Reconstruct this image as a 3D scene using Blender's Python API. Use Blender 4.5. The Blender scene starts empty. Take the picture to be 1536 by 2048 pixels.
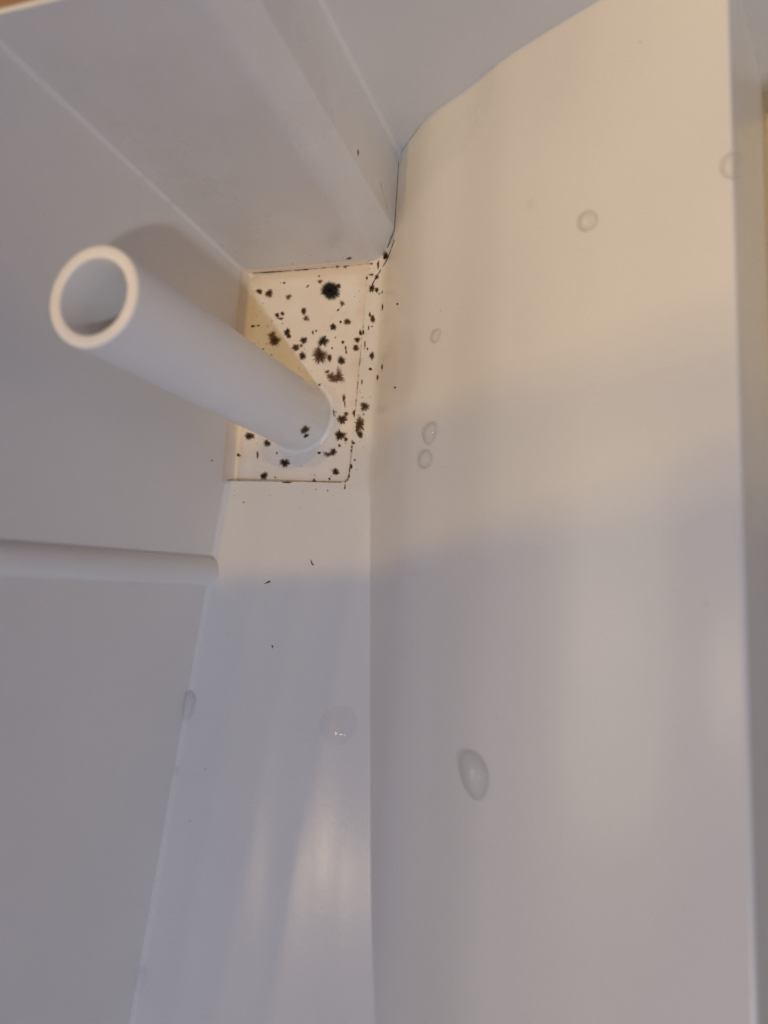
import bpy, bmesh, math, random
import numpy as np
from mathutils import Vector, Matrix

sc = bpy.context.scene
MM = .001
A_I, A_C = 0.7705, (0.740, 0.640, 1.060)
K_I, K_C = 0.61, (0.920, 0.970, 1.050)
M2_I, M2_C = 0.92, (1.000, 0.606, 0.092)
N2_I, N2_C = 0.3, (1.000, 0.760, 0.480)
N3_I, N3_C = 0.07, (1.000, 0.800, 0.550)
W_I, W_C = 0.21, (1.000, 0.815, 0.481)
M1_I, M1_C = 0.82, (1.000, 0.606, 0.092)
N0_I, N0_C = 0.13, (1.000, 0.760, 0.480)
N1_I, N1_C = 0.15, (1.000, 0.760, 0.480)

# ------------------------------------------------------------- camera
# the tank frame: x to the right, y away from the photographer, z up
cam_data = bpy.data.cameras.new('camera')
cam = bpy.data.objects.new('camera', cam_data)
sc.collection.objects.link(cam)
sc.camera = cam
RIGHT = Vector((.94702, .06356, -.31483)); DOWN = Vector((.02465, -.99172, -.12606)); FWD = Vector((-.32024, .11162, -.94074))
m = Matrix((RIGHT, -DOWN, -FWD)).transposed().to_4x4()
m.translation = Vector((85.61, -22.88, 143.54))*MM
cam.matrix_world = m
cam_data.sensor_fit = 'AUTO'; cam_data.sensor_width = 36
cam_data.lens = 36*1500/2048
cam_data.clip_start = .002; cam_data.clip_end = 20
cam_data.dof.use_dof = True
cam_data.dof.focus_distance = .150
cam_data.dof.aperture_fstop = 12.0

# ------------------------------------------------------------- light
world = bpy.data.worlds.new('World'); sc.world = world; world.use_nodes = True
bg = world.node_tree.nodes['Background']
bg.inputs['Color'].default_value = (*A_C, 1); bg.inputs['Strength'].default_value = .2*A_I
def lamp(name, kind, loc, power, colour, radius):
    l = bpy.data.lights.new(name, kind); o = bpy.data.objects.new(name, l)
    sc.collection.objects.link(o); o.location = Vector(loc)*MM
    l.energy = power; l.color = colour; l.shadow_soft_size = radius*MM
    return o, l
# white lamp over the photographer's right shoulder
key_dir = Vector((.41, -.495, .766)).normalized()
lamp('white_lamp', 'POINT', key_dir*1300+Vector((16, 15, 40)), 28*K_I, K_C, 26)
# warm ceiling fitting with four bulbs; cone edges stand in for the phone's shadow
def bulb(x, y, z, edge_deg, half, turn, power, colour):
    o, l = lamp('warm_bulb', 'SPOT', (x, y, z), power, colour, 3)
    l.spot_size = math.radians(2*half); l.spot_blend = .008
    a = math.radians(half+edge_deg)
    o.rotation_euler = Vector((-math.sin(math.radians(turn))*math.sin(a), math.cos(math.radians(turn))*math.sin(a), -math.cos(a))).to_track_quat('-Z', 'Y').to_euler()
    return o
for x in (-20, 50):
    bulb(x, 6+.02*x, 1200, 0, 34, 1, 5*M1_I, M1_C)
    bulb(x, 78+.108*x, 1200, -4.85, 34, 6.2, 5*M2_I, M2_C)
# three small room lamps off to the left, over the side wall
for x, i, c in ((-170, N0_I, N0_C), (-330, N1_I, N1_C), (-520, N2_I, N2_C)):
    lamp('room_lamp', 'POINT', (x, -120, 1200), 8*i, c, 22)
lamp('added_far_lamp', 'POINT', (-1000, -60, 800), 8*N3_I, N3_C, 45)  # added lamp without known source, brightens the right of the sloping floor
# broad soft light from the left of the room
wo, wl = lamp('room_window', 'AREA', (-800, -60, 700), 10*W_I, W_C, 1)
wl.shape = 'RECTANGLE'; wl.size = .6; wl.size_y = .5
wo.rotation_euler = (Vector((60, -20, 20))-Vector((-800, -60, 700))).to_track_quat('-Z', 'Y').to_euler()
sc.view_settings.view_transform = 'Standard'; sc.view_settings.look = 'None'
sc.view_settings.exposure = 0; sc.view_settings.gamma = 1; sc.view_settings.use_curve_mapping = False
sc.render.engine = 'CYCLES'
sc.render.dither_intensity = 2.0
sc.cycles.max_bounces = 12; sc.cycles.diffuse_bounces = 6; sc.cycles.transmission_bounces = 10; sc.cycles.transparent_max_bounces = 16
sc.cycles.caustics_refractive = True; sc.cycles.caustics_reflective = False
sc.cycles.blur_glossy = .5; sc.cycles.sample_clamp_indirect = 4
sc.cycles.use_denoising = True

# ---- surface heights, all in millimetres -------------------------------
PROFILE = [(29.0,.5),(32.6,.5),(33.5,.75),(34.6,1.7),(36.8,4.6),(40,8.7),(45.2,14.7),(49.7,17.9),(54.5,20.9),
           (63.0,27.6),(70.4,31.8),(78.3,36.1),(88,40.6),(94,42.9),(96.6,43.7)]
def _smooth_profile():
    xs = np.arange(20, 110, .05)
    px = [p[0] for p in PROFILE]; pz = [p[1] for p in PROFILE]
    zs = np.interp(xs, px, pz)
    zs = np.where(xs > 96.6, 43.7+(xs-96.6)*.35, zs)
    def blur(a, s):
        k = np.exp(-.5*(np.arange(-4*s, 4*s+.01, .05)/s)**2); k /= k.sum()
        n = len(k)//2
        return np.convolve(np.pad(a, n, mode='edge'), k, 'valid')
    fine, broad = blur(zs, .35), blur(zs, 1.6)
    w = np.clip((xs-36)/6, 0, 1)
    return xs, fine*(1-w)+broad*w
_PX, _PZ = _smooth_profile()
def z_slope(x):
    return float(np.interp(x, _PX, _PZ))
BANDS = [(0,0),(.10,-.02),(.24,.10),(.36,.26),(.44,.20),(.54,.02),(.66,.10),(.735,.02),(.86,.14),(1,.0)]
_BU = np.linspace(0, 1, 401)
_BZ = np.interp(_BU, [b[0] for b in BANDS], [b[1] for b in BANDS])
_k = np.exp(-.5*(np.arange(-36, 37)/12.)**2); _k /= _k.sum()
_BZ = np.convolve(np.pad(_BZ, 36, mode='edge'), _k, 'valid')
def ramp_z(y):
    return .5+.159*max(0., -y)
_XI = {}
def crease_x(y):
    """where the ramp runs into the sloped floor"""
    if y >= 0: return 33.4
    k = round(y, 3)
    if k not in _XI:
        lo, hi = 33.0, 70.0
        for _ in range(40):
            m = (lo+hi)/2
            if z_slope(m) < ramp_z(y)+.25: lo = m
            else: hi = m
        _XI[k] = lo
    return max(33.4, _XI[k])
def floor_z(x, y):
    zr = z_slope(x)
    if y >= 0: return zr
    u = min(max(x/crease_x(y), 0), 1)
    g = min(1., -y/30.)
    zs = ramp_z(y)+g*1.15*float(np.interp(u, _BU, _BZ))
    if x < .9:
        q = min(.9, .9-x)
        zs += .9-math.sqrt(max(0., .81-q*q))
    k = .35                                             # small moulded fillet
    t = max(k-abs(zs-zr), 0)/k
    return max(zs, zr)+t*t*k*.25
def seam_x(y):
    """right-hand edge of the flat sump floor"""
    if y < 1.5:
        return 27.3+math.sqrt(max(0., 2.25-(1.5-y)**2))
    return 28.8+(y-1.5)*.026

MOULD = [
 ('b', 'P', (21.24,42.22,-0.00), (2.02,-0.15,0.00), (-0.15,1.96,0.00)),
 ('d', 'P', (18.60,44.49,-0.00), (0.47,-0.04,0.00), (-0.03,0.42,0.00)),
 ('d', 'P', (24.21,39.16,-0.00), (0.52,-0.03,0.00), (-0.04,0.50,0.00)),
 ('s', 'P', (23.05,43.20,-0.00), (0.52,-0.04,0.00), (-0.04,0.50,0.00)),
 ('s', 'P', (6.40,42.66,-0.00), (0.98,-0.07,0.00), (-0.07,0.83,0.00)),
 ('s', 'P', (3.89,43.29,-0.00), (0.72,-0.05,0.00), (-0.06,0.61,0.00)),
 ('d', 'P', (11.25,41.53,-0.00), (0.61,-0.04,0.00), (-0.05,0.54,0.00)),
 ('f', 'P', (9.91,44.85,-0.00), (0.29,-0.02,0.00), (-0.02,0.24,0.00)),
 ('s', 'P', (8.79,37.49,-0.00), (0.55,-0.03,0.00), (-0.04,0.48,0.00)),
 ('s', 'P', (10.08,37.74,-0.00), (0.45,-0.03,0.00), (-0.04,0.42,0.00)),
 ('d', 'P', (9.66,36.66,-0.00), (0.58,-0.03,0.00), (-0.02,0.27,0.00)),
 ('f', 'P', (15.23,38.01,-0.00), (0.53,-0.03,0.00), (-0.07,0.81,0.00)),
 ('d', 'P', (15.94,36.31,-0.00), (0.66,-0.04,0.00), (-0.04,0.53,0.00)),
 ('s', 'P', (11.60,33.36,-0.00), (0.76,-0.04,0.00), (-0.07,0.78,0.00)),
 ('s', 'P', (12.16,32.41,-0.00), (0.51,-0.03,0.00), (-0.04,0.45,0.00)),
 ('s', 'P', (8.67,31.66,-0.00), (1.22,-0.06,0.00), (-0.10,1.08,0.00)),
 ('d', 'P', (8.08,32.80,-0.00), (0.96,-0.05,0.00), (-0.07,0.78,0.00)),
 ('s', 'P', (3.00,35.27,-0.00), (0.53,-0.03,0.00), (-0.03,0.30,0.00)),
 ('f', 'P', (4.36,35.34,-0.00), (0.36,-0.02,0.00), (-0.02,0.18,0.00)),
 ('s', 'P', (14.04,29.80,-0.00), (0.82,-0.04,0.00), (-0.06,0.77,0.00)),
 ('s', 'P', (15.79,31.31,-0.00), (0.75,-0.04,0.00), (-0.06,0.77,0.00)),
 ('d', 'P', (15.26,30.16,-0.00), (0.37,-0.02,0.00), (-0.02,0.29,0.00)),
 ('s', 'P', (15.83,27.85,-0.00), (0.81,-0.04,0.00), (-0.07,0.79,0.00)),
 ('s', 'P', (20.44,30.93,-0.00), (1.13,-0.06,0.00), (-0.08,1.05,0.00)),
 ('s', 'P', (19.93,27.79,-0.00), (1.59,-0.07,0.00), (-0.12,1.57,0.00)),
 ('f', 'P', (22.20,27.11,-0.00), (0.45,-0.02,0.00), (-0.06,0.78,0.00)),
 ('s', 'P', (24.96,26.42,-0.00), (0.84,-0.03,0.00), (-0.06,0.83,0.00)),
 ('s', 'P', (22.48,33.99,-0.00), (0.73,-0.04,0.00), (-0.05,0.67,0.00)),
 ('s', 'P', (25.73,34.94,-0.00), (0.72,-0.04,0.00), (-0.05,0.67,0.00)),
 ('f', 'P', (24.16,35.03,-0.00), (0.27,-0.02,0.00), (-0.02,0.29,0.00)),
 ('w', 'P', (17.82,33.02,-0.00), (0.22,-0.01,0.00), (-0.04,0.47,0.00)),
 ('f', 'P', (25.01,30.47,-0.00), (0.36,-0.02,0.00), (-0.02,0.32,0.00)),
 ('w', 'P', (25.77,29.14,-0.00), (0.21,-0.01,0.00), (-0.04,0.52,0.00)),
 ('w', 'P', (25.96,28.21,-0.00), (0.21,-0.01,0.00), (-0.03,0.40,0.00)),
 ('s', 'P', (28.26,30.85,-0.00), (0.59,-0.03,0.00), (-0.04,0.58,0.00)),
 ('s', 'P', (28.09,29.06,-0.00), (0.71,-0.03,0.00), (-0.05,0.63,0.00)),
 ('s', 'P', (28.92,32.31,-0.00), (0.36,-0.02,0.00), (-0.04,0.58,0.00)),
 ('f', 'F', (29.75,32.25,0.50), (0.21,-0.01,0.00), (-0.04,0.52,0.00)),
 ('d', 'P', (22.88,22.95,-0.00), (0.84,-0.03,0.00), (-0.06,0.80,0.00)),
 ('d', 'P', (24.67,23.03,-0.00), (1.08,-0.04,0.00), (-0.09,1.20,0.00)),
 ('d', 'P', (23.83,22.29,-0.00), (1.08,-0.04,0.00), (-0.04,0.52,0.00)),
 ('d', 'P', (21.89,24.07,-0.00), (0.48,-0.02,0.00), (-0.03,0.35,0.00)),
 ('f', 'P', (20.24,21.14,-0.00), (0.33,-0.01,0.00), (-0.02,0.26,0.00)),
 ('w', 'P', (26.17,18.16,-0.00), (0.36,-0.01,0.00), (-0.06,0.74,0.00)),
 ('w', 'P', (26.51,16.82,-0.00), (0.15,-0.00,0.00), (-0.05,0.73,0.00)),
 ('d', 'P', (23.17,16.10,-0.00), (0.42,-0.01,0.00), (-0.07,0.97,0.00)),
 ('d', 'P', (23.72,15.18,-0.00), (0.72,-0.01,0.00), (-0.05,0.62,0.00)),
 ('s', 'P', (26.13,13.59,-0.00), (1.03,-0.02,0.00), (-0.07,0.96,0.00)),
 ('w', 'P', (26.93,14.76,-0.00), (0.53,-0.01,0.00), (-0.03,0.39,0.00)),
 ('s', 'P', (25.94,10.15,-0.00), (1.03,-0.01,0.00), (-0.08,1.06,0.00)),
 ('s', 'P', (27.28,9.28,-0.00), (0.44,-0.00,0.00), (-0.03,0.39,0.00)),
 ('s', 'P', (28.97,14.86,-0.00), (0.70,-0.01,0.00), (-0.05,0.67,0.00)),
 ('s', 'F', (31.19,16.09,0.50), (0.87,-0.02,0.00), (-0.07,0.95,-0.00)),
 ('s', 'F', (30.36,12.35,0.50), (0.81,-0.01,0.00), (-0.12,1.67,0.00)),
 ('f', 'F', (29.89,11.67,0.50), (0.38,-0.00,0.00), (-0.08,1.05,0.00)),
 ('s', 'F', (30.57,10.22,0.50), (0.64,-0.01,0.00), (-0.05,0.72,0.00)),
 ('s', 'P', (24.68,6.58,-0.00), (0.71,-0.00,0.00), (-0.05,0.67,0.00)),
 ('d', 'P', (23.53,6.11,-0.00), (0.95,-0.00,0.00), (-0.04,0.50,0.00)),
 ('f', 'P', (21.42,6.39,-0.00), (0.39,-0.00,0.00), (-0.02,0.28,0.00)),
 ('d', 'P', (25.96,7.97,-0.00), (0.35,-0.00,0.00), (-0.02,0.28,0.00)),
 ('s', 'P', (4.54,10.12,-0.00), (1.03,-0.01,0.00), (-0.07,0.79,0.00)),
 ('s', 'P', (8.99,8.50,-0.00), (0.76,-0.00,0.00), (-0.06,0.69,0.00)),
 ('w', 'P', (6.85,5.97,-0.00), (0.25,0.00,0.00), (-0.07,0.75,0.00)),
 ('s', 'P', (2.04,5.91,-0.00), (0.61,0.00,0.00), (-0.04,0.38,0.00)),
 ('s', 'P', (13.58,4.23,-0.00), (1.02,0.00,0.00), (-0.08,0.88,0.00)),
 ('s', 'P', (8.85,1.38,-0.00), (0.82,0.01,0.00), (-0.07,0.77,0.00)),
 ('s', 'P', (25.50,2.36,-0.00), (0.76,0.01,0.00), (-0.05,0.66,0.00)),
 ('f', 'F', (29.29,8.35,0.50), (0.29,-0.00,0.00), (-0.02,0.25,0.00)),
 ('f', 'F', (14.71,-0.07,0.59), (1.10,0.01,-0.00), (-0.02,0.22,0.00)),
 ('d', 'P', (20.76,0.38,-0.00), (0.51,0.01,0.00), (-0.03,0.36,0.00)),
 ('w', 'F', (28.12,-1.10,0.70), (0.17,0.00,0.00), (-0.05,0.71,-0.00)),
 ('f', 'F', (29.12,3.45,0.50), (0.29,0.00,0.00), (-0.04,0.49,0.00)),
 ('s', 'P', (15.08,47.49,-0.00), (0.47,-0.04,0.00), (-0.02,0.30,0.00)),
 ('d', 'P', (22.57,47.58,-0.00), (0.40,-0.03,0.00), (-0.03,0.39,0.00)),
 ('d', 'P', (24.35,47.43,-0.00), (0.46,-0.04,0.00), (-0.03,0.42,0.00)),
 ('d', 'A', (26.16,47.98,2.61), (0.50,-0.00,-0.09), (0.19,0.01,0.49)),
 ('d', 'F', (30.52,47.36,0.50), (0.27,-0.02,0.00), (-0.02,0.23,0.00)),
 ('b', 'A', (34.16,47.96,1.89), (0.55,-0.00,-0.10), (0.63,0.06,1.94)),
 ('w', 'F', (32.07,46.99,0.50), (0.27,-0.03,0.01), (-0.06,0.88,-0.00)),
 ('d', 'F', (30.69,44.90,0.50), (0.41,-0.03,0.00), (-0.02,0.29,0.00)),
 ('f', 'P', (29.51,44.46,-0.00), (0.27,-0.02,0.00), (-0.02,0.35,0.00)),
 ('s', 'F', (31.91,44.26,0.50), (0.41,-0.03,0.00), (-0.04,0.52,-0.00)),
 ('s', 'F', (31.05,41.81,0.50), (0.56,-0.04,0.00), (-0.06,0.81,-0.00)),
 ('s', 'F', (32.11,41.38,0.50), (0.44,-0.04,0.01), (-0.03,0.49,-0.00)),
 ('w', 'F', (33.49,40.63,0.83), (0.15,-0.05,0.08), (-0.03,0.35,-0.02)),
 ('w', 'F', (33.90,37.27,1.11), (0.28,-0.11,0.22), (-0.06,0.65,-0.05)),
 ('f', 'F', (31.66,35.05,0.50), (0.47,-0.03,0.00), (-0.06,0.80,-0.00)),
 ('w', 'F', (30.96,36.01,0.50), (0.24,-0.01,0.00), (-0.04,0.55,-0.00)),
 ('w', 'F', (30.86,33.13,0.50), (0.18,-0.01,0.00), (-0.03,0.46,0.00)),
 ('w', 'F', (30.30,29.46,0.50), (0.18,-0.01,0.00), (-0.05,0.74,0.00)),
 ('f', 'F', (30.95,28.55,0.50), (0.18,-0.01,0.00), (-0.02,0.28,-0.00)),
 ('s', 'F', (32.02,26.95,0.50), (0.53,-0.03,0.01), (-0.05,0.74,-0.00)),
 ('s', 'F', (31.90,24.14,0.50), (0.38,-0.02,0.00), (-0.02,0.31,-0.00)),
 ('w', 'F', (35.17,23.85,2.45), (0.37,-0.16,0.47), (-0.07,0.58,-0.09)),
 ('w', 'F', (33.81,22.09,1.04), (0.31,-0.08,0.24), (-0.05,0.57,-0.04)),
 ('w', 'F', (30.20,21.42,0.50), (0.15,-0.00,0.00), (-0.04,0.56,0.00)),
 ('f', 'L', (-0.00,3.34,7.06), (0.00,0.06,-0.30), (0.00,0.16,0.03)),
 ('f', 'F', (24.38,-1.78,0.79), (0.15,0.00,-0.00), (-0.01,0.14,0.00)),
 ('w', 'B', (36.50,55.82,26.52), (-0.00,0.23,-0.37), (0.00,0.43,0.08)),
 ('f', 'F', (40.52,17.38,9.26), (0.34,-0.13,0.40), (-0.02,0.21,-0.03)),
 ('f', 'F', (39.53,34.76,8.06), (0.36,-0.20,0.45), (-0.02,0.22,-0.03)),
]
# ------------------------------------------------------------- materials
def mat(name):
    m = bpy.data.materials.new(name); m.use_nodes = True
    nt = m.node_tree
    return m, nt, nt.nodes['Principled BSDF']
def node(nt, kind, **kw):
    n = nt.nodes.new(kind)
    for k, v in kw.items():
        if k.startswith('i_'): n.inputs[k[2:].replace('_', ' ')].default_value = v
        else: setattr(n, k, v)
    return n
def ramp(nt, src, stops):
    r = nt.nodes.new('ShaderNodeValToRGB')
    el = r.color_ramp.elements
    while len(el) < len(stops): el.new(.5)
    for e, (p, c) in zip(el, stops):
        e.position = p; e.color = (*c, 1) if len(c) == 3 else c
    nt.links.new(src, r.inputs[0]); return r
def plastic(name, base, rough=.3, stain=None, stain_box=None, bump=.02, stain_amt=1.0, rim=None):
    m, nt, b = mat(name)
    L = nt.links.new
    geo = node(nt, 'ShaderNodeNewGeometry')
    big = node(nt, 'ShaderNodeTexNoise', i_Scale=22., i_Detail=3.); L(geo.outputs['Position'], big.inputs['Vector'])
    c1 = ramp(nt, big.outputs['Fac'], [(.3, tuple(v*.965 for v in base)), (.7, tuple(min(1, v*1.02) for v in base))])
    col = c1.outputs[0]
    gn = node(nt, 'ShaderNodeTexNoise', i_Scale=2600., i_Detail=2.); L(geo.outputs['Position'], gn.inputs['Vector'])
    gr = node(nt, 'ShaderNodeMapRange'); L(gn.outputs['Fac'], gr.inputs['Value']); gr.inputs['From Min'].default_value = .25; gr.inputs['From Max'].default_value = .75
    gr.inputs['To Min'].default_value = .98; gr.inputs['To Max'].default_value = 1.015
    gm = node(nt, 'ShaderNodeMix', data_type='RGBA', blend_type='MULTIPLY'); gm.inputs['Factor'].default_value = 1; L(col, gm.inputs['A'])
    gc = node(nt, 'ShaderNodeCombineColor')
    for k_ in range(3): L(gr.outputs[0], gc.inputs[k_])
    L(gc.outputs[0], gm.inputs['B']); col = gm.outputs['Result']
    # sparse dust specks
    vor = node(nt, 'ShaderNodeTexVoronoi', i_Scale=230.); L(geo.outputs['Position'], vor.inputs['Vector'])
    sz = node(nt, 'ShaderNodeTexWhiteNoise'); L(vor.outputs['Position'], sz.inputs['Vector'])
    thr = node(nt, 'ShaderNodeMath', operation='MULTIPLY_ADD'); L(sz.outputs['Value'], thr.inputs[0]); thr.inputs[1].default_value = .16; thr.inputs[2].default_value = -.11
    cmp_ = node(nt, 'ShaderNodeMath', operation='LESS_THAN'); L(vor.outputs['Distance'], cmp_.inputs[0]); L(thr.outputs[0], cmp_.inputs[1])
    mixd = node(nt, 'ShaderNodeMix', data_type='RGBA'); L(cmp_.outputs[0], mixd.inputs['Factor'])
    L(col, mixd.inputs['A']); mixd.inputs['B'].default_value = tuple(v*.72 for v in base)+(1,)
    col = mixd.outputs['Result']
    if stain:
        x0, x1, y0, y1, soft = [v*MM for v in stain_box]
        sep = node(nt, 'ShaderNodeSeparateXYZ'); L(geo.outputs['Position'], sep.inputs[0])
        def edge(sock, a, b_):
            r = node(nt, 'ShaderNodeMapRange', interpolation_type='SMOOTHSTEP'); L(sock, r.inputs['Value'])
            r.inputs['From Min'].default_value = a; r.inputs['From Max'].default_value = b_
            return r.outputs['Result']
        f = None
        for s in (edge(sep.outputs[0], x0-soft, x0), edge(sep.outputs[0], x1+soft, x1), edge(sep.outputs[1], y0-soft, y0), edge(sep.outputs[1], y1+soft, y1)):
            if f is None: f = s
            else:
                mu = node(nt, 'ShaderNodeMath', operation='MULTIPLY'); L(f, mu.inputs[0]); L(s, mu.inputs[1]); f = mu.outputs[0]
        if rim:                                         # grime that has crept in from the joints
            u0, u1, w0, w1, s2 = [v*MM for v in rim[0]]; g_ = None
            wob = node(nt, 'ShaderNodeTexNoise', i_Scale=260., i_Detail=3.); L(geo.outputs['Position'], wob.inputs['Vector'])
            wo_ = node(nt, 'ShaderNodeVectorMath', operation='MULTIPLY_ADD'); L(wob.outputs['Color'], wo_.inputs[0])
            wo_.inputs[1].default_value = (.004, .004, 0); L(geo.outputs['Position'], wo_.inputs[2])
            sp2 = node(nt, 'ShaderNodeSeparateXYZ'); L(wo_.outputs[0], sp2.inputs[0])
            for s in (edge(sp2.outputs[0], u0-s2, u0), edge(sp2.outputs[0], u1+s2, u1), edge(sp2.outputs[1], w0-s2, w0), edge(sp2.outputs[1], w1+s2, w1)):
                if g_ is None: g_ = s
                else:
                    mu = node(nt, 'ShaderNodeMath', operation='MULTIPLY'); L(g_, mu.inputs[0]); L(s, mu.inputs[1]); g_ = mu.outputs[0]
            inv = node(nt, 'ShaderNodeMath', operation='MULTIPLY_ADD'); L(g_, inv.inputs[0]); inv.inputs[1].default_value = -rim[2]; inv.inputs[2].default_value = rim[2]
            mr = node(nt, 'ShaderNodeMix', data_type='RGBA'); L(inv.outputs[0], mr.inputs['Factor']); L(col, mr.inputs['A']); mr.inputs['B'].default_value = (*rim[1], 1)
            col = mr.outputs['Result']
        n2 = node(nt, 'ShaderNodeTexNoise', i_Scale=130., i_Detail=4., i_Roughness=.6); L(geo.outputs['Position'], n2.inputs['Vector'])
        r2 = node(nt, 'ShaderNodeMapRange'); L(n2.outputs['Fac'], r2.inputs['Value']); r2.inputs['From Min'].default_value = .3; r2.inputs['From Max'].default_value = .72
        r2.inputs['To Min'].default_value = .25*stain_amt; r2.inputs['To Max'].default_value = stain_amt
        mu = node(nt, 'ShaderNodeMath', operation='MULTIPLY'); L(f, mu.inputs[0]); L(r2.outputs[0], mu.inputs[1])
        mx = node(nt, 'ShaderNodeMix', data_type='RGBA'); L(mu.outputs[0], mx.inputs['Factor']); L(col, mx.inputs['A']); mx.inputs['B'].default_value = (*stain, 1)
        col = mx.outputs['Result']
    L(col, b.inputs['Base Color'])
    rn = node(nt, 'ShaderNodeTexNoise', i_Scale=60., i_Detail=5.); L(geo.outputs['Position'], rn.inputs['Vector'])
    rr = node(nt, 'ShaderNodeMapRange'); L(rn.outputs['Fac'], rr.inputs['Value']); rr.inputs['To Min'].default_value = rough*.85; rr.inputs['To Max'].default_value = rough*1.18
    L(rr.outputs[0], b.inputs['Roughness'])
    b.inputs['IOR'].default_value = 1.49
    fb = node(nt, 'ShaderNodeTexNoise', i_Scale=900., i_Detail=3.); L(geo.outputs['Position'], fb.inputs['Vector'])
    bp = node(nt, 'ShaderNodeBump', i_Strength=bump, i_Distance=.0006); L(fb.outputs['Fac'], bp.inputs['Height']); L(bp.outputs[0], b.inputs['Normal'])
    return m
WHITE = (.74, .735, .73)
M_WALL = plastic('white_plastic', WHITE, .34)
M_RIB = plastic('rib_plastic', WHITE, .28, (.60, .50, .40), (2, 37, 44, 60, 8), stain_amt=.25)
M_RAMP = plastic('ramp_plastic', WHITE, .20, (.66, .56, .44), (20, 34, 1, 60, 4), stain_amt=.35)
M_SLOPE = plastic('slope_plastic', WHITE, .25, (.66, .57, .46), (30, 37, 2, 56, 6), stain_amt=.45)
M_SUMP = plastic('stained_plastic', (.80, .79, .80), .28, (.68, .57, .46), (-2, 32, -2, 50, 1), stain_amt=.5, rim=((6.5, 29, 4.5, 45.5, 4.5), (.56, .43, .31), .62))
M_TUBE = plastic('tube_plastic', (.79, .785, .78), .36)

def mould_material():
    m, nt, b = mat('mould'); L = nt.links.new
    a = node(nt, 'ShaderNodeAttribute', attribute_name='cover'); t = node(nt, 'ShaderNodeAttribute', attribute_name='tint')
    geo = node(nt, 'ShaderNodeNewGeometry')
    n = node(nt, 'ShaderNodeTexNoise', i_Scale=4200., i_Detail=3.); L(geo.outputs['Position'], n.inputs['Vector'])
    ad = node(nt, 'ShaderNodeMath', operation='MULTIPLY_ADD'); L(n.outputs['Fac'], ad.inputs[0]); ad.inputs[1].default_value = .7
    L(a.outputs['Fac'], ad.inputs[2])
    cov = node(nt, 'ShaderNodeMapRange', interpolation_type='SMOOTHSTEP'); L(ad.outputs[0], cov.inputs['Value'])
    cov.inputs['From Min'].default_value = .30; cov.inputs['From Max'].default_value = 1.32
    L(cov.outputs[0], b.inputs['Alpha'])
    c = ramp(nt, t.outputs['Fac'], [(0, (.003, .003, .005)), (.35, (.020, .013, .009)), (.7, (.075, .042, .022)), (1, (.20, .115, .06))])
    L(c.outputs[0], b.inputs['Base Color']); b.inputs['Roughness'].default_value = .75
    b.inputs['Specular IOR Level'].default_value = .25
    return m
M_MOULD = mould_material()
def water(name, bend, milk, exit_clear, gloss):
    # a Fresnel gloss over light passed on partly straight, partly bent, a little of it scattered by hard-water haze
    m, nt, b = mat(name); nt.nodes.remove(b); L = nt.links.new
    fr = node(nt, 'ShaderNodeFresnel', i_IOR=gloss)
    gl = node(nt, 'ShaderNodeBsdfGlossy', i_Roughness=.02)
    tr = node(nt, 'ShaderNodeBsdfTransparent', i_Color=(.975, .98, .985, 1))
    rf = node(nt, 'ShaderNodeBsdfRefraction', i_IOR=1.333, i_Roughness=.0)
    tl = node(nt, 'ShaderNodeBsdfTranslucent', i_Color=(.97, .97, .96, 1))
    mx = node(nt, 'ShaderNodeMixShader', i_Fac=bend); L(tr.outputs[0], mx.inputs[1]); L(rf.outputs[0], mx.inputs[2])
    mk = node(nt, 'ShaderNodeMixShader', i_Fac=milk); L(mx.outputs[0], mk.inputs[1]); L(tl.outputs[0], mk.inputs[2])
    m2 = node(nt, 'ShaderNodeMixShader'); L(fr.outputs[0], m2.inputs[0]); L(mk.outputs[0], m2.inputs[1]); L(gl.outputs[0], m2.inputs[2])
    geo = node(nt, 'ShaderNodeNewGeometry'); t2 = node(nt, 'ShaderNodeBsdfTransparent')
    bk = node(nt, 'ShaderNodeMath', operation='MULTIPLY'); bk.inputs[1].default_value = exit_clear; L(geo.outputs['Backfacing'], bk.inputs[0])
    m3 = node(nt, 'ShaderNodeMixShader'); L(bk.outputs[0], m3.inputs[0]); L(m2.outputs[0], m3.inputs[1]); L(t2.outputs[0], m3.inputs[2])
    L(m3.outputs[0], nt.nodes['Material Output'].inputs['Surface'])
    return m
M_WATER = water('water', .24, .0, .70, 1.43)
M_FILM = water('water_film', .1, .0, .93, 1.36)
M_DEBRIS, nt, b = mat('debris'); b.inputs['Base Color'].default_value = (.05, .03, .018, 1); b.inputs['Roughness'].default_value = .7
def wood():
    m, nt, b = mat('wood_counter'); L = nt.links.new
    geo = node(nt, 'ShaderNodeNewGeometry'); mp = node(nt, 'ShaderNodeMapping'); mp.inputs['Scale'].default_value = (6, 60, 6)
    L(geo.outputs['Position'], mp.inputs['Vector'])
    n = node(nt, 'ShaderNodeTexNoise', i_Scale=3., i_Detail=6.); L(mp.outputs[0], n.inputs['Vector'])
    c = ramp(nt, n.outputs['Fac'], [(.3, (.30, .165, .08)), (.7, (.42, .25, .13))]); L(c.outputs[0], b.inputs['Base Color']); b.inputs['Roughness'].default_value = .45
    return m
M_WOOD = wood()

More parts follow.
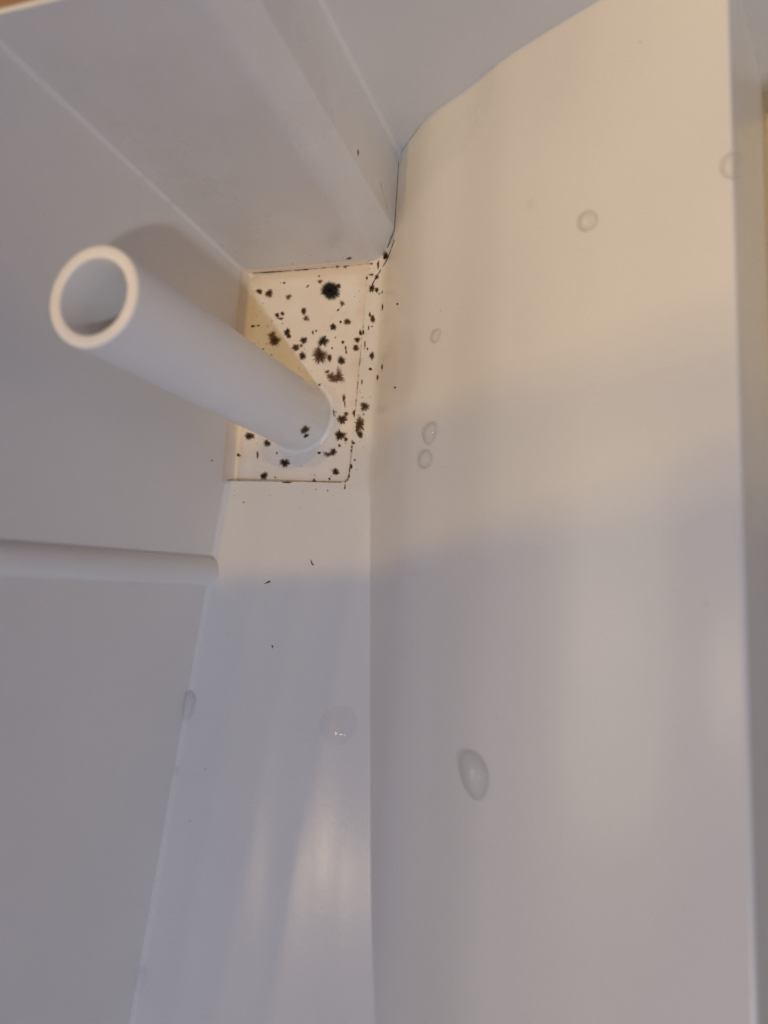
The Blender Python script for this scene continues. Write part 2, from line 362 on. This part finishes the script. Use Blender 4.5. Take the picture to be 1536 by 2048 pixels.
# ------------------------------------------------------------- builders
def link(name, mesh, material, parent=None, label=None, category=None, group=None, kind=None):
    o = bpy.data.objects.new(name, mesh); sc.collection.objects.link(o)
    if material: mesh.materials.append(material)
    o.parent = parent
    for k, v in (('label', label), ('category', category), ('group', group), ('kind', kind)):
        if v: o[k] = v
    return o
def mesh_from(name, verts, faces, normals=None, smooth=True):
    me = bpy.data.meshes.new(name)
    me.from_pydata([tuple(c*MM for c in v) for v in verts], [], faces)
    me.update()
    if smooth: me.polygons.foreach_set('use_smooth', [True]*len(me.polygons))
    if normals is not None: me.normals_split_custom_set_from_vertices([tuple(n) for n in normals])
    return me
def grid_faces(rows, cols, off=0, flip=False):
    F = []
    for i in range(rows-1):
        for j in range(cols-1):
            a = off+i*cols+j; q = (a, a+1, a+cols+1, a+cols)
            F.append(q[::-1] if flip else q)
    return F

tank = bpy.data.objects.new('water_tank', None); sc.collection.objects.link(tank)
tank.empty_display_size = .02
tank['label'] = 'white moulded plastic water tank, open top, upright tube in its mouldy corner'; tank['category'] = 'tank'

# ---- walls: plan outline with rounded corners, raised to the rim
RIM = 74.9
def draft(z): return .03*z
def outline(z):
    """inner outline at height z: list of (x, y, nx, ny, part)"""
    ya = 47.9+draft(z); out = []
    def arc(cx, cy, r, a0, a1, n, part, sign):
        for i in range(n+1):
            a = math.radians(a0+(a1-a0)*i/n); c, s = math.cos(a), math.sin(a)
            out.append((cx+r*c, cy+r*s, sign*c, sign*s, part))
    out.append((0, -150, 1, 0, 'side')); out.append((0, -60, 1, 0, 'side')); out.append((0, 20, 1, 0, 'side'))
    r = .8
    arc(r, ya-r, r, 180, 90, 10, 'side', -1)
    out.append((r+.02, ya, 0, -1, 'rib')); out.append((18, ya, 0, -1, 'rib'))
    c_, ra, rb = 4.6, 4.0, .8                          # broad chamfer with eased edges
    arc(36.5-c_-.4142*ra, ya+ra, ra, -90, -45, 10, 'rib', 1)
    arc(36.5-rb, ya+c_+.4142*rb, rb, -45, 0, 8, 'rib', 1)
    r3 = .9
    out.append((36.5, 60, 1, 0, 'rib'))
    arc(36.5+r3, 69-r3, r3, 180, 90, 10, 'rib', -1)
    out.append((36.5+r3+.02, 69, 0, -1, 'back')); out.append((80, 69, 0, -1, 'back')); out.append((129, 69, 0, -1, 'back'))
    arc(129, 66, 3, 90, 0, 6, 'outer', -1)
    out.append((132, -60, -1, 0, 'outer')); out.append((132, -147, -1, 0, 'outer'))
    arc(129, -147, 3, 0, -90, 6, 'outer', -1)
    out.append((60, -150, 0, 1, 'outer')); out.append((3, -150, 0, 1, 'outer')); out.append((0, -150, 0, 1, 'outer'))
    return out
levels = [(-3, 0), (2, 0), (20, 0), (45, 0), (70, 0), (RIM-.4, 0), (RIM, .15), (RIM, .55), (RIM-.5, .7), (30, 1.6), (-3.5, 1.8)]
ol0 = outline(0)
wall_parts = {}
def wall_part(name, key):
    idx = [i for i, p in enumerate(ol0) if p[4] == key]
    # share the joint with the neighbouring part
    ranges = []
    lo, hi = idx[0], idx[-1]
    if hi+1 < len(ol0): hi += 1
    V = []; N = []
    for z, off in levels:
        o = outline(z)
        for i in range(lo, hi+1):
            x, y, nx, ny, _ = o[i]
            V.append((x-nx*off, y-ny*off, z))
            if off == 0: N.append((nx, ny, .0))
            elif z >= RIM-.1: N.append((0, 0, 1))
            else: N.append((-nx, -ny, 0))
    me = mesh_from(name, V, grid_faces(len(levels), hi-lo+1), N)
    return link(name, me, M_RIB if key == 'rib' else M_WALL, tank)
side_wall = wall_part('side_wall', 'side')
rib = wall_part('corner_pillar', 'rib')
back_wall = wall_part('back_wall', 'back')
outer_wall = wall_part('outer_wall', 'outer')
rib['label'] = 'rounded pillar stepping into the corner above the mould'

# ---- floors
def fnormal(x, y):
    h = .04
    gx = (floor_z(x+h, y)-floor_z(x-h, y))/(2*h)
    gy = (floor_z(x, y+h)-floor_z(x, y-h))/(2*h) if y < -.1 else 0.
    n = Vector((-gx, -gy, 1)).normalized(); return n
ys_neg = [-150, -140, -130, -120, -112]+[-105+2.5*i for i in range(40)]+[-5, -4, -3, -2, -1.2, -.6, -.25]
ys_pos = [.02, .08, .2, .4, .7, 1.1, 1.5, 2.4, 4]+[6+4*i for i in range(16)]+[69.4]
s_cols = [0, .003, .006, .010, .014, .019, .024, .030, .045, .07, .1]+[.1+.86*i/54 for i in range(1, 55)]+[.967, .974, .98, .985, .99, .993, .996, .998, 1.0]
V = []; N = []
rows = [(y, 0) for y in ys_neg]+[(-.02, 0)]+[(y, 1) for y in ys_pos]
for y, pos in rows:
    x0 = seam_x(y) if pos else -.05
    xi = crease_x(min(y, 0))-.55
    for s in s_cols:
        x = x0+(xi-x0)*s
        V.append((x, y, floor_z(x, y) if not pos else z_slope(x))); N.append(fnormal(x, y))
F = grid_faces(len(rows), len(s_cols))
# turned-down lip where the flat sump floor begins
c = len(s_cols); k = len(ys_neg)
lip = [k*c+j for j in range(c)]
lip = [i for i in lip if V[i][0] <= 27.4]+[(k+1+r)*c for r in range(len(ys_pos))]
base = len(V)
for i in lip:
    V.append((V[i][0]-.0, V[i][1]+.0, -.4)); N.append((-.7, .7, 0))
for a in range(len(lip)-1):
    F.append((lip[a], lip[a+1], base+a+1, base+a))
ramp_floor = link('ramp_floor', mesh_from('ramp_floor', V, F, N), M_RAMP, tank)

V = []; N = []
ys = ys_neg+[-.02]+ys_pos
offs = [-.55, -.45, -.36, -.28, -.2, -.12, -.05, .02, .1, .2, .3, .45, .6, .8, 1.1, 1.5, 2, 2.6, 3.2]
for y in ys:
    xi = crease_x(min(y, 0))
    xs = [xi+o for o in offs]
    n = 90
    xe = 96.7-.033*y
    xs += [xi+3.2+(xe-xi-3.2)*i/n for i in range(1, n+1)]
    for x in xs:
        V.append((x, y, floor_z(x, y))); N.append(fnormal(x, y))
    g = (z_slope(xe)-z_slope(xe-.1))/.1; a0 = math.atan(g); R = .7     # rounded far edge, then the drop into the channel
    zc = floor_z(xe, y)
    cx, cz = xe+R*math.sin(a0), zc-R*math.cos(a0)
    for i in range(1, 9):
        a = math.pi/2+a0-(math.radians(75)+a0)*i/8
        V.append((cx+R*math.cos(a), y, cz+R*math.sin(a))); N.append((math.cos(a), 0, math.sin(a)))
    ca, sa = math.cos(a), math.sin(a)
    V.append((V[-1][0]+44*sa, y, V[-1][2]-44*ca)); N.append((ca, 0, sa))
cols = len(offs)+n+9
sloped_floor = link('sloped_floor', mesh_from('sloped_floor', V, grid_faces(len(ys), cols), N), M_SLOPE, tank)
sloped_floor['label'] = 'broad sloping floor rising to the right'

V = [(92, -150.5, 2.0), (132.5, -150.5, 2.0), (132.5, 69.5, 2.0), (92, 69.5, 2.0)]
side_channel = link('side_channel', mesh_from('side_channel', V, [(0, 1, 2, 3)]), M_WALL, tank)

# sump floor, with coved edges against the side wall and the pillar
V = []; N = []
xs = [-.05, .1, .25, .45, .7, 1, 1.35, 1.75, 2.2, 2.6, 2.7]+[3+.9*i for i in range(31)]
yss = [-.3]+[1.1*i for i in range(42)]+[46.3, 46.6, 46.9, 47.2, 47.45, 47.65, 47.8, 47.92, 48.0]
def sump_z(x, y):
    z = 0.
    if x < 2.6: z += 2.6-math.sqrt(max(0, 2.6**2-min(2.6, 2.6-x)**2))
    if y > 46.6: z += 1.3-math.sqrt(max(0, 1.3**2-min(1.3, y-46.6)**2))
    return z-.02
for y in yss:
    for x in xs:
        V.append((x, y, sump_z(x, y)))
sump_floor = link('sump_floor', mesh_from('sump_floor', V, grid_faces(len(yss), len(xs))), M_SUMP, tank)
sump_floor['label'] = 'flat yellowed corner floor speckled with black mould'

# ---- upright bead on the side wall
V = []; seg = 20
zb, zt, R = 4.4, 73.2, 3.0
st = [(zb-1.2, .97), (zb-.3, .985), (zb+.6, .995), (zb+2, 1.0), (30, 1.0), (zt-2, 1.0), (zt-.9, .93), (zt-.2, .75), (zt, .4)]
for z, k_ in st:
    for j in range(seg+1):
        a = -math.pi/2+math.pi*j/seg
        w_ = R*k_*(1-.003*max(0, z-5))
        V.append((-.3+.78*w_*math.cos(a), -20.1-.018*max(0, z-5)+w_*math.sin(a), z))
bead = link('wall_bead', mesh_from('wall_bead', V, grid_faces(len(st), seg+1)), M_WALL, tank)
bead['label'] = 'half-round bead running up the left wall'

# ---- tube
TX, TY = 16.2, 14.3
prof = []
for i in range(9):                                     # fillet at the foot
    a = math.pi/2*i/8; prof.append((7.25+.9*(1-math.sin(a)), .9*(1-math.cos(a))-.02))
prof += [(7.24, 4), (7.22, 20), (7.20, 45), (7.17, 64.9), (7.14, 65.25), (7.02, 65.45), (6.8, 65.52), (5.7, 65.52), (5.47, 65.42), (5.35, 65.1), (5.3, 60), (4.9, 40), (4.75, 16), (4.5, 14.6), (3.8, 14.1), (1.5, 14.0), (0.001, 14.0)]
seg = 72; V = []
for r, z in prof:
    for j in range(seg):
        a = 2*math.pi*j/seg; V.append((TX+r*math.cos(a), TY+r*math.sin(a), z))
F = []
for i in range(len(prof)-1):
    for j in range(seg):
        a = i*seg+j; b_ = i*seg+(j+1) % seg
        F.append((a, b_, b_+seg, a+seg))
tube = link('tube', mesh_from('tube', V, F), M_TUBE, tank)
tube['label'] = 'upright open white tube rising from the mouldy corner'

# ---- counter below
counter = link('countertop', mesh_from('countertop', [(-900, -900, -4), (900, -900, -4), (900, 900, -4), (-900, 900, -4)], [(0, 1, 2, 3)]), M_WOOD, kind='structure')

# ------------------------------------------------------------- mould
UP_ = Vector((0, 0, 1))
SURF_N = {'P': Vector((0, 0, 1)), 'L': Vector((1, 0, 0)), 'A': Vector((0, -1, .03)), 'B': Vector((1, 0, 0)), 'T': Vector((0, -1, 0))}
OWNER = {'P': sump_floor, 'L': side_wall, 'A': rib, 'B': rib, 'T': back_wall, 'F': sloped_floor, 'tube': tube}
def mould_mesh(kind, p, u, v, n, rng):
    """irregular low cushion plus fine threads; u, v are the half-axes"""
    V = []; F = []; cov = []; tint = []
    t0 = {'b': 0.0, 's': rng.uniform(.3, .58), 'f': .5, 'd': .74, 'w': .62}[kind]
    dens = {'b': 1.0, 's': .95, 'f': .95, 'd': .78, 'w': .8}[kind]
    grow = {'b': 1.04, 's': 1.1, 'f': 1.08, 'd': 1.2, 'w': 1.2}[kind]
    u = u*grow; v = v*grow
    ph = [rng.uniform(0, 6.28) for _ in range(6)]
    am = {'b': .07, 's': .22, 'f': .10, 'd': .34, 'w': .15}[kind]
    def rad(a):
        return 1+am*(math.sin(2*a+ph[0])*.6+math.sin(3*a+ph[1])*.6+math.sin(5*a+ph[2])*.5+math.sin(8*a+ph[3])*.35+math.sin(13*a+ph[4])*.25)
    R = [0, .2, .38, .56, .76, 1.0, 1.35]
    core = {'b': .80, 's': .40, 'f': .62, 'd': .4, 'w': .55}[kind]
    seg = 22
    size = min(u.length, v.length)
    h = (.16 if kind == 'b' else .10)*size
    for i, r in enumerate(R):
        c = 1 if r < core*.8 else max(0, 1-(r-core*.8)/(1.35-core*.8))
        for j in range(seg if i else 1):
            a = 2*math.pi*j/seg
            q = r*rad(a)*(.86 if kind != 'f' else .95)
            w = p+u*(q*math.cos(a))+v*(q*math.sin(a))+n*(.03+h*max(0, 1-r*r)*rng.uniform(.75, 1.1))
            V.append(w); cov.append(dens*(c**.8)*rng.uniform(.86, 1.0)); tint.append(min(1, t0+.5*r*r*(1 if kind != 'b' else .6)+rng.uniform(-.08, .08)))
    for j in range(seg): F.append((0, 1+j, 1+(j+1) % seg))
    for i in range(1, len(R)-1):
        for j in range(seg):
            a = 1+(i-1)*seg+j; b_ = 1+(i-1)*seg+(j+1) % seg
            F.append((a, b_, b_+seg, a+seg))
    nt_ = {'b': 46, 's': 20, 'f': 0, 'd': 12, 'w': 4}[kind]
    for _ in range(nt_):
        a = rng.uniform(0, 6.283); r0 = rng.uniform(.3, .6); r1 = rng.uniform(.95, 1.5) if kind != 'b' else rng.uniform(1.0, 1.38)
        da = rng.uniform(-.25, .25); wd = rng.uniform(.045, .10)*(.55 if kind == 'b' else 1)
        pts = []
        for s in (0, .4, .75, 1):
            r = r0+(r1-r0)*s; aa = a+da*s*s
            cw = wd*(1-s*.75)
            for sg in (-1, 1):
                pts.append(p+u*(r*math.cos(aa)-sg*cw*math.sin(aa))+v*(r*math.sin(aa)+sg*cw*math.cos(aa))+n*(.04+h*.3*(1-s)))
        b0 = len(V); V += pts
        cov += [.9, .9, .72, .72, .45, .45, .15, .15]; tint += [t0+.12]*4+[t0+.3]*4
        for k_ in range(3): F.append((b0+2*k_, b0+2*k_+1, b0+2*k_+3, b0+2*k_+2))
    me = mesh_from('mould_spot', V, F)
    for nm, data in (('cover', cov), ('tint', tint)):
        at = me.attributes.new(nm, 'FLOAT', 'POINT'); at.data.foreach_set('value', [max(0, float(x)) for x in data])
    return me
for i, (kind, srf, p, u, v) in enumerate(MOULD):
    rng = random.Random(100+i)
    p, u, v = Vector(p), Vector(u), Vector(v)
    if srf == 'P': p.z = sump_z(p.x, p.y)
    n = fnormal(p.x, p.y) if srf == 'F' else SURF_N[srf]
    own = ramp_floor if srf == 'F' and p.x < crease_x(min(p.y, 0)) else OWNER[srf]
    o = link('mould_spot', mould_mesh(kind, p, u, v, n, rng), M_MOULD, own)
    if i == 0: o['label'] = 'largest round black mould spot'
for j, (p, s) in enumerate((((21.62, 9.5, 8.3), .85), ((20.95, 8.75, 6.0), .5))):
    p = Vector(p); n = Vector((p.x-TX, p.y-TY, 0)).normalized(); p = Vector((TX+n.x*7.27, TY+n.y*7.27, p.z)); u = Vector((-n.y, n.x, 0))
    link('mould_spot', mould_mesh('s', p+n*.02, u*s, Vector((0, 0, s*1.7)), n, random.Random(900+j)), M_MOULD, tube)

# fine pepper of mould dust round the corner
rng = random.Random(77); V = []; F = []; cov = []; tint = []
def speck(p, n, r):
    u = n.orthogonal().normalized(); v = n.cross(u); b0 = len(V); k_ = 6; st_ = rng.uniform(.6, 1.6); ph_ = rng.uniform(0, 3.1)
    for j in range(k_):
        a = 6.2832*j/k_; q = r*rng.uniform(.7, 1.2)
        V.append(p+n*.03+u*(q*st_*math.cos(a+ph_))+v*(q*math.sin(a+ph_)))
    F.append(tuple(range(b0, b0+k_))); c = rng.uniform(.35, .8); cov.extend([c]*k_); tint.extend([rng.uniform(.45, .95)]*k_)
for i in range(150):
    x, y = rng.uniform(2.8, 28.3), rng.uniform(.6, 46)
    speck(Vector((x, y, sump_z(x, y))), UP_, min(.28, rng.expovariate(1/.085)+.04))
for i in range(46):
    x, y = 29.4+abs(rng.gauss(0, 1.5)), rng.uniform(2, 50)
    speck(Vector((x, y, floor_z(x, y))), fnormal(x, y), min(.24, rng.expovariate(1/.07)+.04))
for i in range(16):
    x, y = rng.uniform(2, 33), -abs(rng.gauss(0, 5))-.4
    speck(Vector((x, y, floor_z(x, y))), fnormal(x, y), min(.2, rng.expovariate(1/.06)+.035))
for i in range(26):
    z = 1.4+abs(rng.gauss(0, 3.0))
    speck(Vector((rng.uniform(3, 30), 47.9+draft(z), z)), Vector((0, -1, .03)), min(.2, rng.expovariate(1/.06)+.035))
me = mesh_from('mould_dust', V, F)
for nm, data in (('cover', cov), ('tint', tint)):
    at = me.attributes.new(nm, 'FLOAT', 'POINT'); at.data.foreach_set('value', data)
link('mould_dust', me, M_MOULD, sump_floor, kind='stuff')

# dirty seams: broken dark threads lying in the joints
def seam(pts, width, owner, seed, dark=.3, keep=.8, nrm=None, full=.95, thin=.4):
    rng = random.Random(seed); V = []; F = []; cov = []; tint = []
    P = []
    for a, b_ in zip(pts[:-1], pts[1:]):
        a, b_ = Vector(a), Vector(b_); n = max(2, int((b_-a).length/.35))
        P += [a.lerp(b_, i/n) for i in range(n)]
    P.append(Vector(pts[-1]))
    amp = 1.0
    for i, q in enumerate(P):
        t = (P[min(i+1, len(P)-1)]-P[max(i-1, 0)]).normalized()
        s = t.cross(nrm).normalized()
        amp = min(1.25, max(.25, amp+rng.uniform(-.28, .28)))
        w = width*amp
        V += [q-s*w, q+s*w]; c = full if rng.random() < keep else thin
        cov += [c, c]; tint += [dark+rng.uniform(-.1, .25)]*2
    for i in range(len(P)-1): F.append((2*i, 2*i+1, 2*i+3, 2*i+2))
    me = mesh_from('grime_line', V, F)
    for nm, data in (('cover', cov), ('tint', tint)):
        at = me.attributes.new(nm, 'FLOAT', 'POINT'); at.data.foreach_set('value', data)
    return link('grime_line', me, M_MOULD, owner)
UP = Vector((0, 0, 1))
seam([(.6, .02, .56), (8, .02, .56), (16, .02, .56), (27.1, .02, .56)], .13, ramp_floor, 1, .3, .95, UP)
seam([(seam_x(y), y, .56) for y in (.05, .2, .6, 1.2, 2, 3, 6, 9)], .17, ramp_floor, 2, .6, .5, UP, .75, .25)
seam([(seam_x(y), y, .56) for y in (10, 20, 30, 38)], .14, ramp_floor, 3, .85, .4, UP, .45, .12)
seam([(2.3, 47.3, .95), (12, 47.3, .62), (20, 47.3, .6)], .10, sump_floor, 4, .4, .9, Vector((0, -.6, .8)))
seam([(20, 47.3, .6), (26, 47.3, .6), (31, 47.3, .8)], .06, sump_floor, 5, .7, .5, Vector((0, -.6, .8)), .7, .25)
def zc(x): return z_slope(x)
cor = []
ya = 48.0
for i in range(5):
    t = i/4; x = 34.2+2.3*t+.03; y = ya+2.1+2.3*t; cor.append((x, y, zc(x)+.06))
cor += [(36.54, y, zc(36.54)+.06) for y in (54, 58, 62, 67.6)]
seam(cor, .085, rib, 6, .25, .95, Vector((.75, 0, .66)))
arc_ = []
for i in range(6):
    a = math.radians(180-90*i/5); x = 37.4+.9*math.cos(a); arc_.append((x+.03, 68.1+.9*math.sin(a)-.03, zc(x+.03)+.06))
arc_ += [(x, 68.97, zc(x)+.06) for x in (41, 44)]
seam(arc_, .05, back_wall, 7, .55, .5, Vector((-.5, -.3, .8)))
seam([(36.55, 57.0, 14.5), (36.55, 55.5, 11.5), (36.55, 54.3, 9.2)], .05, rib, 8, .6, .6, Vector((1, 0, 0)))
seam([(36.9, 50, zc(36.9)+.05), (34.6, 47.6, zc(34.6)+.05), (33.0, 46.2, .58), (31.2, 43, .58), (30.6, 41, .58)], .10, sloped_floor, 9, .35, .6, UP)

# ------------------------------------------------------------- water
def on_floor(x, y): return Vector((x, y, floor_z(x, y)))
def droplet(name, centre, n, u, a, b_, height, label, seed, water=None, group='water droplets in the tank'):
    """domed bead of water resting on the surface at centre; follows the floor beneath it"""
    rng = random.Random(seed)
    n = n.normalized(); u = (u-n*u.dot(n)).normalized(); v = n.cross(u)
    seg, rings = 40, 12; V = []; F = []
    p1, p2 = rng.uniform(0, 6.28), rng.uniform(0, 6.28)
    o_ = [centre+n*height]
    V.append(centre+n*height)
    for i in range(1, rings+1):
        s = (i/rings)**.8; r = s; hz = (1-s*s)**.8 if s < 1 else 0.
        for j in range(seg):
            t = 2*math.pi*j/seg
            k_ = 1+.05*math.sin(2*t+p1)+.035*math.sin(3*t+p2)
            V.append(centre+u*(a*r*k_*math.cos(t))+v*(b_*r*k_*math.sin(t))+n*(height*hz))
    for j in range(seg):
        V.append(V[1+(rings-1)*seg+j]-n*.35)
    V.append(centre-n*.35)
    for j in range(seg): F.append((0, 1+j, 1+(j+1) % seg))
    for i in range(rings):
        for j in range(seg):
            q = 1+i*seg+j; w = 1+i*seg+(j+1) % seg
            F.append((q, q+seg, w+seg, w))
    L_ = len(V)-1
    for j in range(seg): F.append((1+rings*seg+j, L_, 1+rings*seg+(j+1) % seg))
    me = mesh_from(name, V, F)
    o = link(name, me, water or (M_WATER if height > .45 else M_FILM), None, label, 'droplet', group)
    return o
def floor_drop(x, y, a, b_, rot, height, label, seed):
    n = fnormal(x, y); u = Vector((math.cos(rot), math.sin(rot), 0))
    return droplet('water_droplet', on_floor(x, y), n, u, a, b_, height, label, seed)
floor_drop(50.71, 23.86, 1.35, 1.35, 0, .75, 'small droplet on the slope right of the mould, above a pair', 1)
floor_drop(50.62, 6.19, 1.95, 2.05, 0, 1.0, 'upper droplet of the close pair on the sloping floor', 2)
floor_drop(49.93, 1.54, 1.85, 1.85, 0, 1.0, 'lower droplet of the close pair on the sloping floor', 3)
floor_drop(68.43, 40.2, .75, .85, 0, .4, 'tiny faint droplet high on the slope beside a larger one', 4)
floor_drop(77.57, 33.8, 1.62, 1.72, .6, .95, 'round droplet in the upper right of the sloping floor', 5)
floor_drop(96.0, 35.4, 1.35, 1.75, 0, 1.0, 'blurred droplet on the far right edge of the slope', 6)
floor_drop(63.12, -48.69, 2.8, 3.8, .35, 1.5, 'large lone oval droplet low on the sloping floor', 7)
floor_drop(33.2, -47.47, 3.55, 3.75, .2, .45, 'wide flat puddle droplet on the ramp beside the crease', 8)
droplet('water_droplet', Vector((.75, -47.6, 8.4)), Vector((.62, .0, .78)), Vector((.78, 0, -.62)), 2.0, 2.9, .6, 'clear droplet clinging to the crease under the left wall', 9)
droplet('water_droplet', Vector((.5, -59.8, 10.6)), Vector((.62, 0, .78)), Vector((.78, 0, -.62)), .6, .9, .3, 'tiny glinting droplet in the left crease below the clear one', 10)
droplet('water_droplet', Vector((.7, -96.2, 16.2)), Vector((.62, 0, .78)), Vector((.78, 0, -.62)), 1.4, 2.2, .4, 'lowest droplet in the left crease near the bottom', 11)
droplet('water_droplet', Vector((.45, 48.6, 38.2)), Vector((.7, -.7, 0)), Vector((0, 0, 1)), .5, .4, .3, 'smaller of two droplets in the corner beside the pillar', 12)
droplet('water_droplet', Vector((.45, 48.4, 30.2)), Vector((.7, -.7, 0)), Vector((0, 0, 1)), .8, .6, .4, 'larger of two droplets in the corner beside the pillar', 13)
droplet('water_droplet', Vector((12.2, 9.3, 64.0)), Vector((-.6, -.8, 0)), Vector((.8, -.6, 0)), .4, .4, .3, 'tiny bead of water under the rim of the tube', 14)
droplet('water_droplet', Vector((37.6, 67.4, z_slope(37.6)+.3)), Vector((.2, -.5, .85)), Vector((1, 0, .6)), 1.3, 1.6, .35, 'water film in the upper corner where pillar and back wall meet', 15)
droplet('water_droplet', Vector((3.0, 45.0, .12)), Vector((.2, -.15, 1)), Vector((1, 0, 0)), 1.7, 2.0, .22, 'water film in the top left corner of the mouldy floor', 16)
V = []; F = []; na, npf = 40, 8                        # meniscus wrapped round the foot of the tube
for i in range(na+1):
    t = i/na; az = math.radians(-85+110*t); k_ = math.sin(math.pi*t)**.5
    for j in range(npf+1):
        a = math.pi/2*j/npf
        w_ = .92+.4*k_
        r_, z_ = 7.23+w_*(1-math.sin(a)), w_*(1-math.cos(a))
        r_ += .03*k_; z_ += .03*k_-.015
        V.append((TX+r_*math.cos(az), TY+r_*math.sin(az), z_))
F = grid_faces(na+1, npf+1)
link('water_film', mesh_from('water_film', V, F), M_FILM, None, 'water film around the foot of the tube', 'water film')
droplet('water_droplet', Vector((36.3, 50.6, zc(36.3)+.4)), Vector((.9, -.2, .5)), Vector((0, 1, 0)), .9, .5, .25, 'slip of water at the foot of the rounded pillar', 18)

# ------------------------------------------------------------- stray fibres and grit
def fibre(pts, r, label):
    V = []; F = []; seg = 6
    P = [Vector(p) for p in pts]
    for i, q in enumerate(P):
        t = (P[min(i+1, len(P)-1)]-P[max(i-1, 0)]).normalized(); s = t.cross(UP).normalized(); w = s.cross(t)
        k_ = r[i]
        for j in range(seg):
            a = 2*math.pi*j/seg; V.append(q+s*(k_*math.cos(a))+w*(k_*math.sin(a)))
    for i in range(len(P)-1):
        for j in range(seg):
            a = i*seg+j; b_ = i*seg+(j+1) % seg; F.append((a, b_, b_+seg, a+seg))
    F.append(tuple(range(seg))[::-1]); F.append(tuple(len(V)-seg+j for j in range(seg)))
    return link('grit', mesh_from('grit', V, F), M_DEBRIS, None, label, 'grit', 'dark grit on the ramp')
def fl(x, y, dz=.1): return (x, y, floor_z(x, y)+dz)
fibre([fl(22.7, -16.3), fl(22.95, -16.8), fl(23.25, -17.3), fl(23.6, -17.5)], [.03, .10, .13, .06], 'curved brown fibre on the ramp nearest the crease')
fibre([fl(13.2, -21.9), fl(13.7, -21.65), fl(14.2, -21.4), fl(14.5, -21.3)], [.02, .09, .16, .08], 'brown fibre on the ramp beside the end of the wall bead')
fibre([fl(17.0, -34.0), fl(17.2, -34.2), fl(17.2, -34.5)], [.07, .12, .07], 'dark grain in the middle of the ramp')
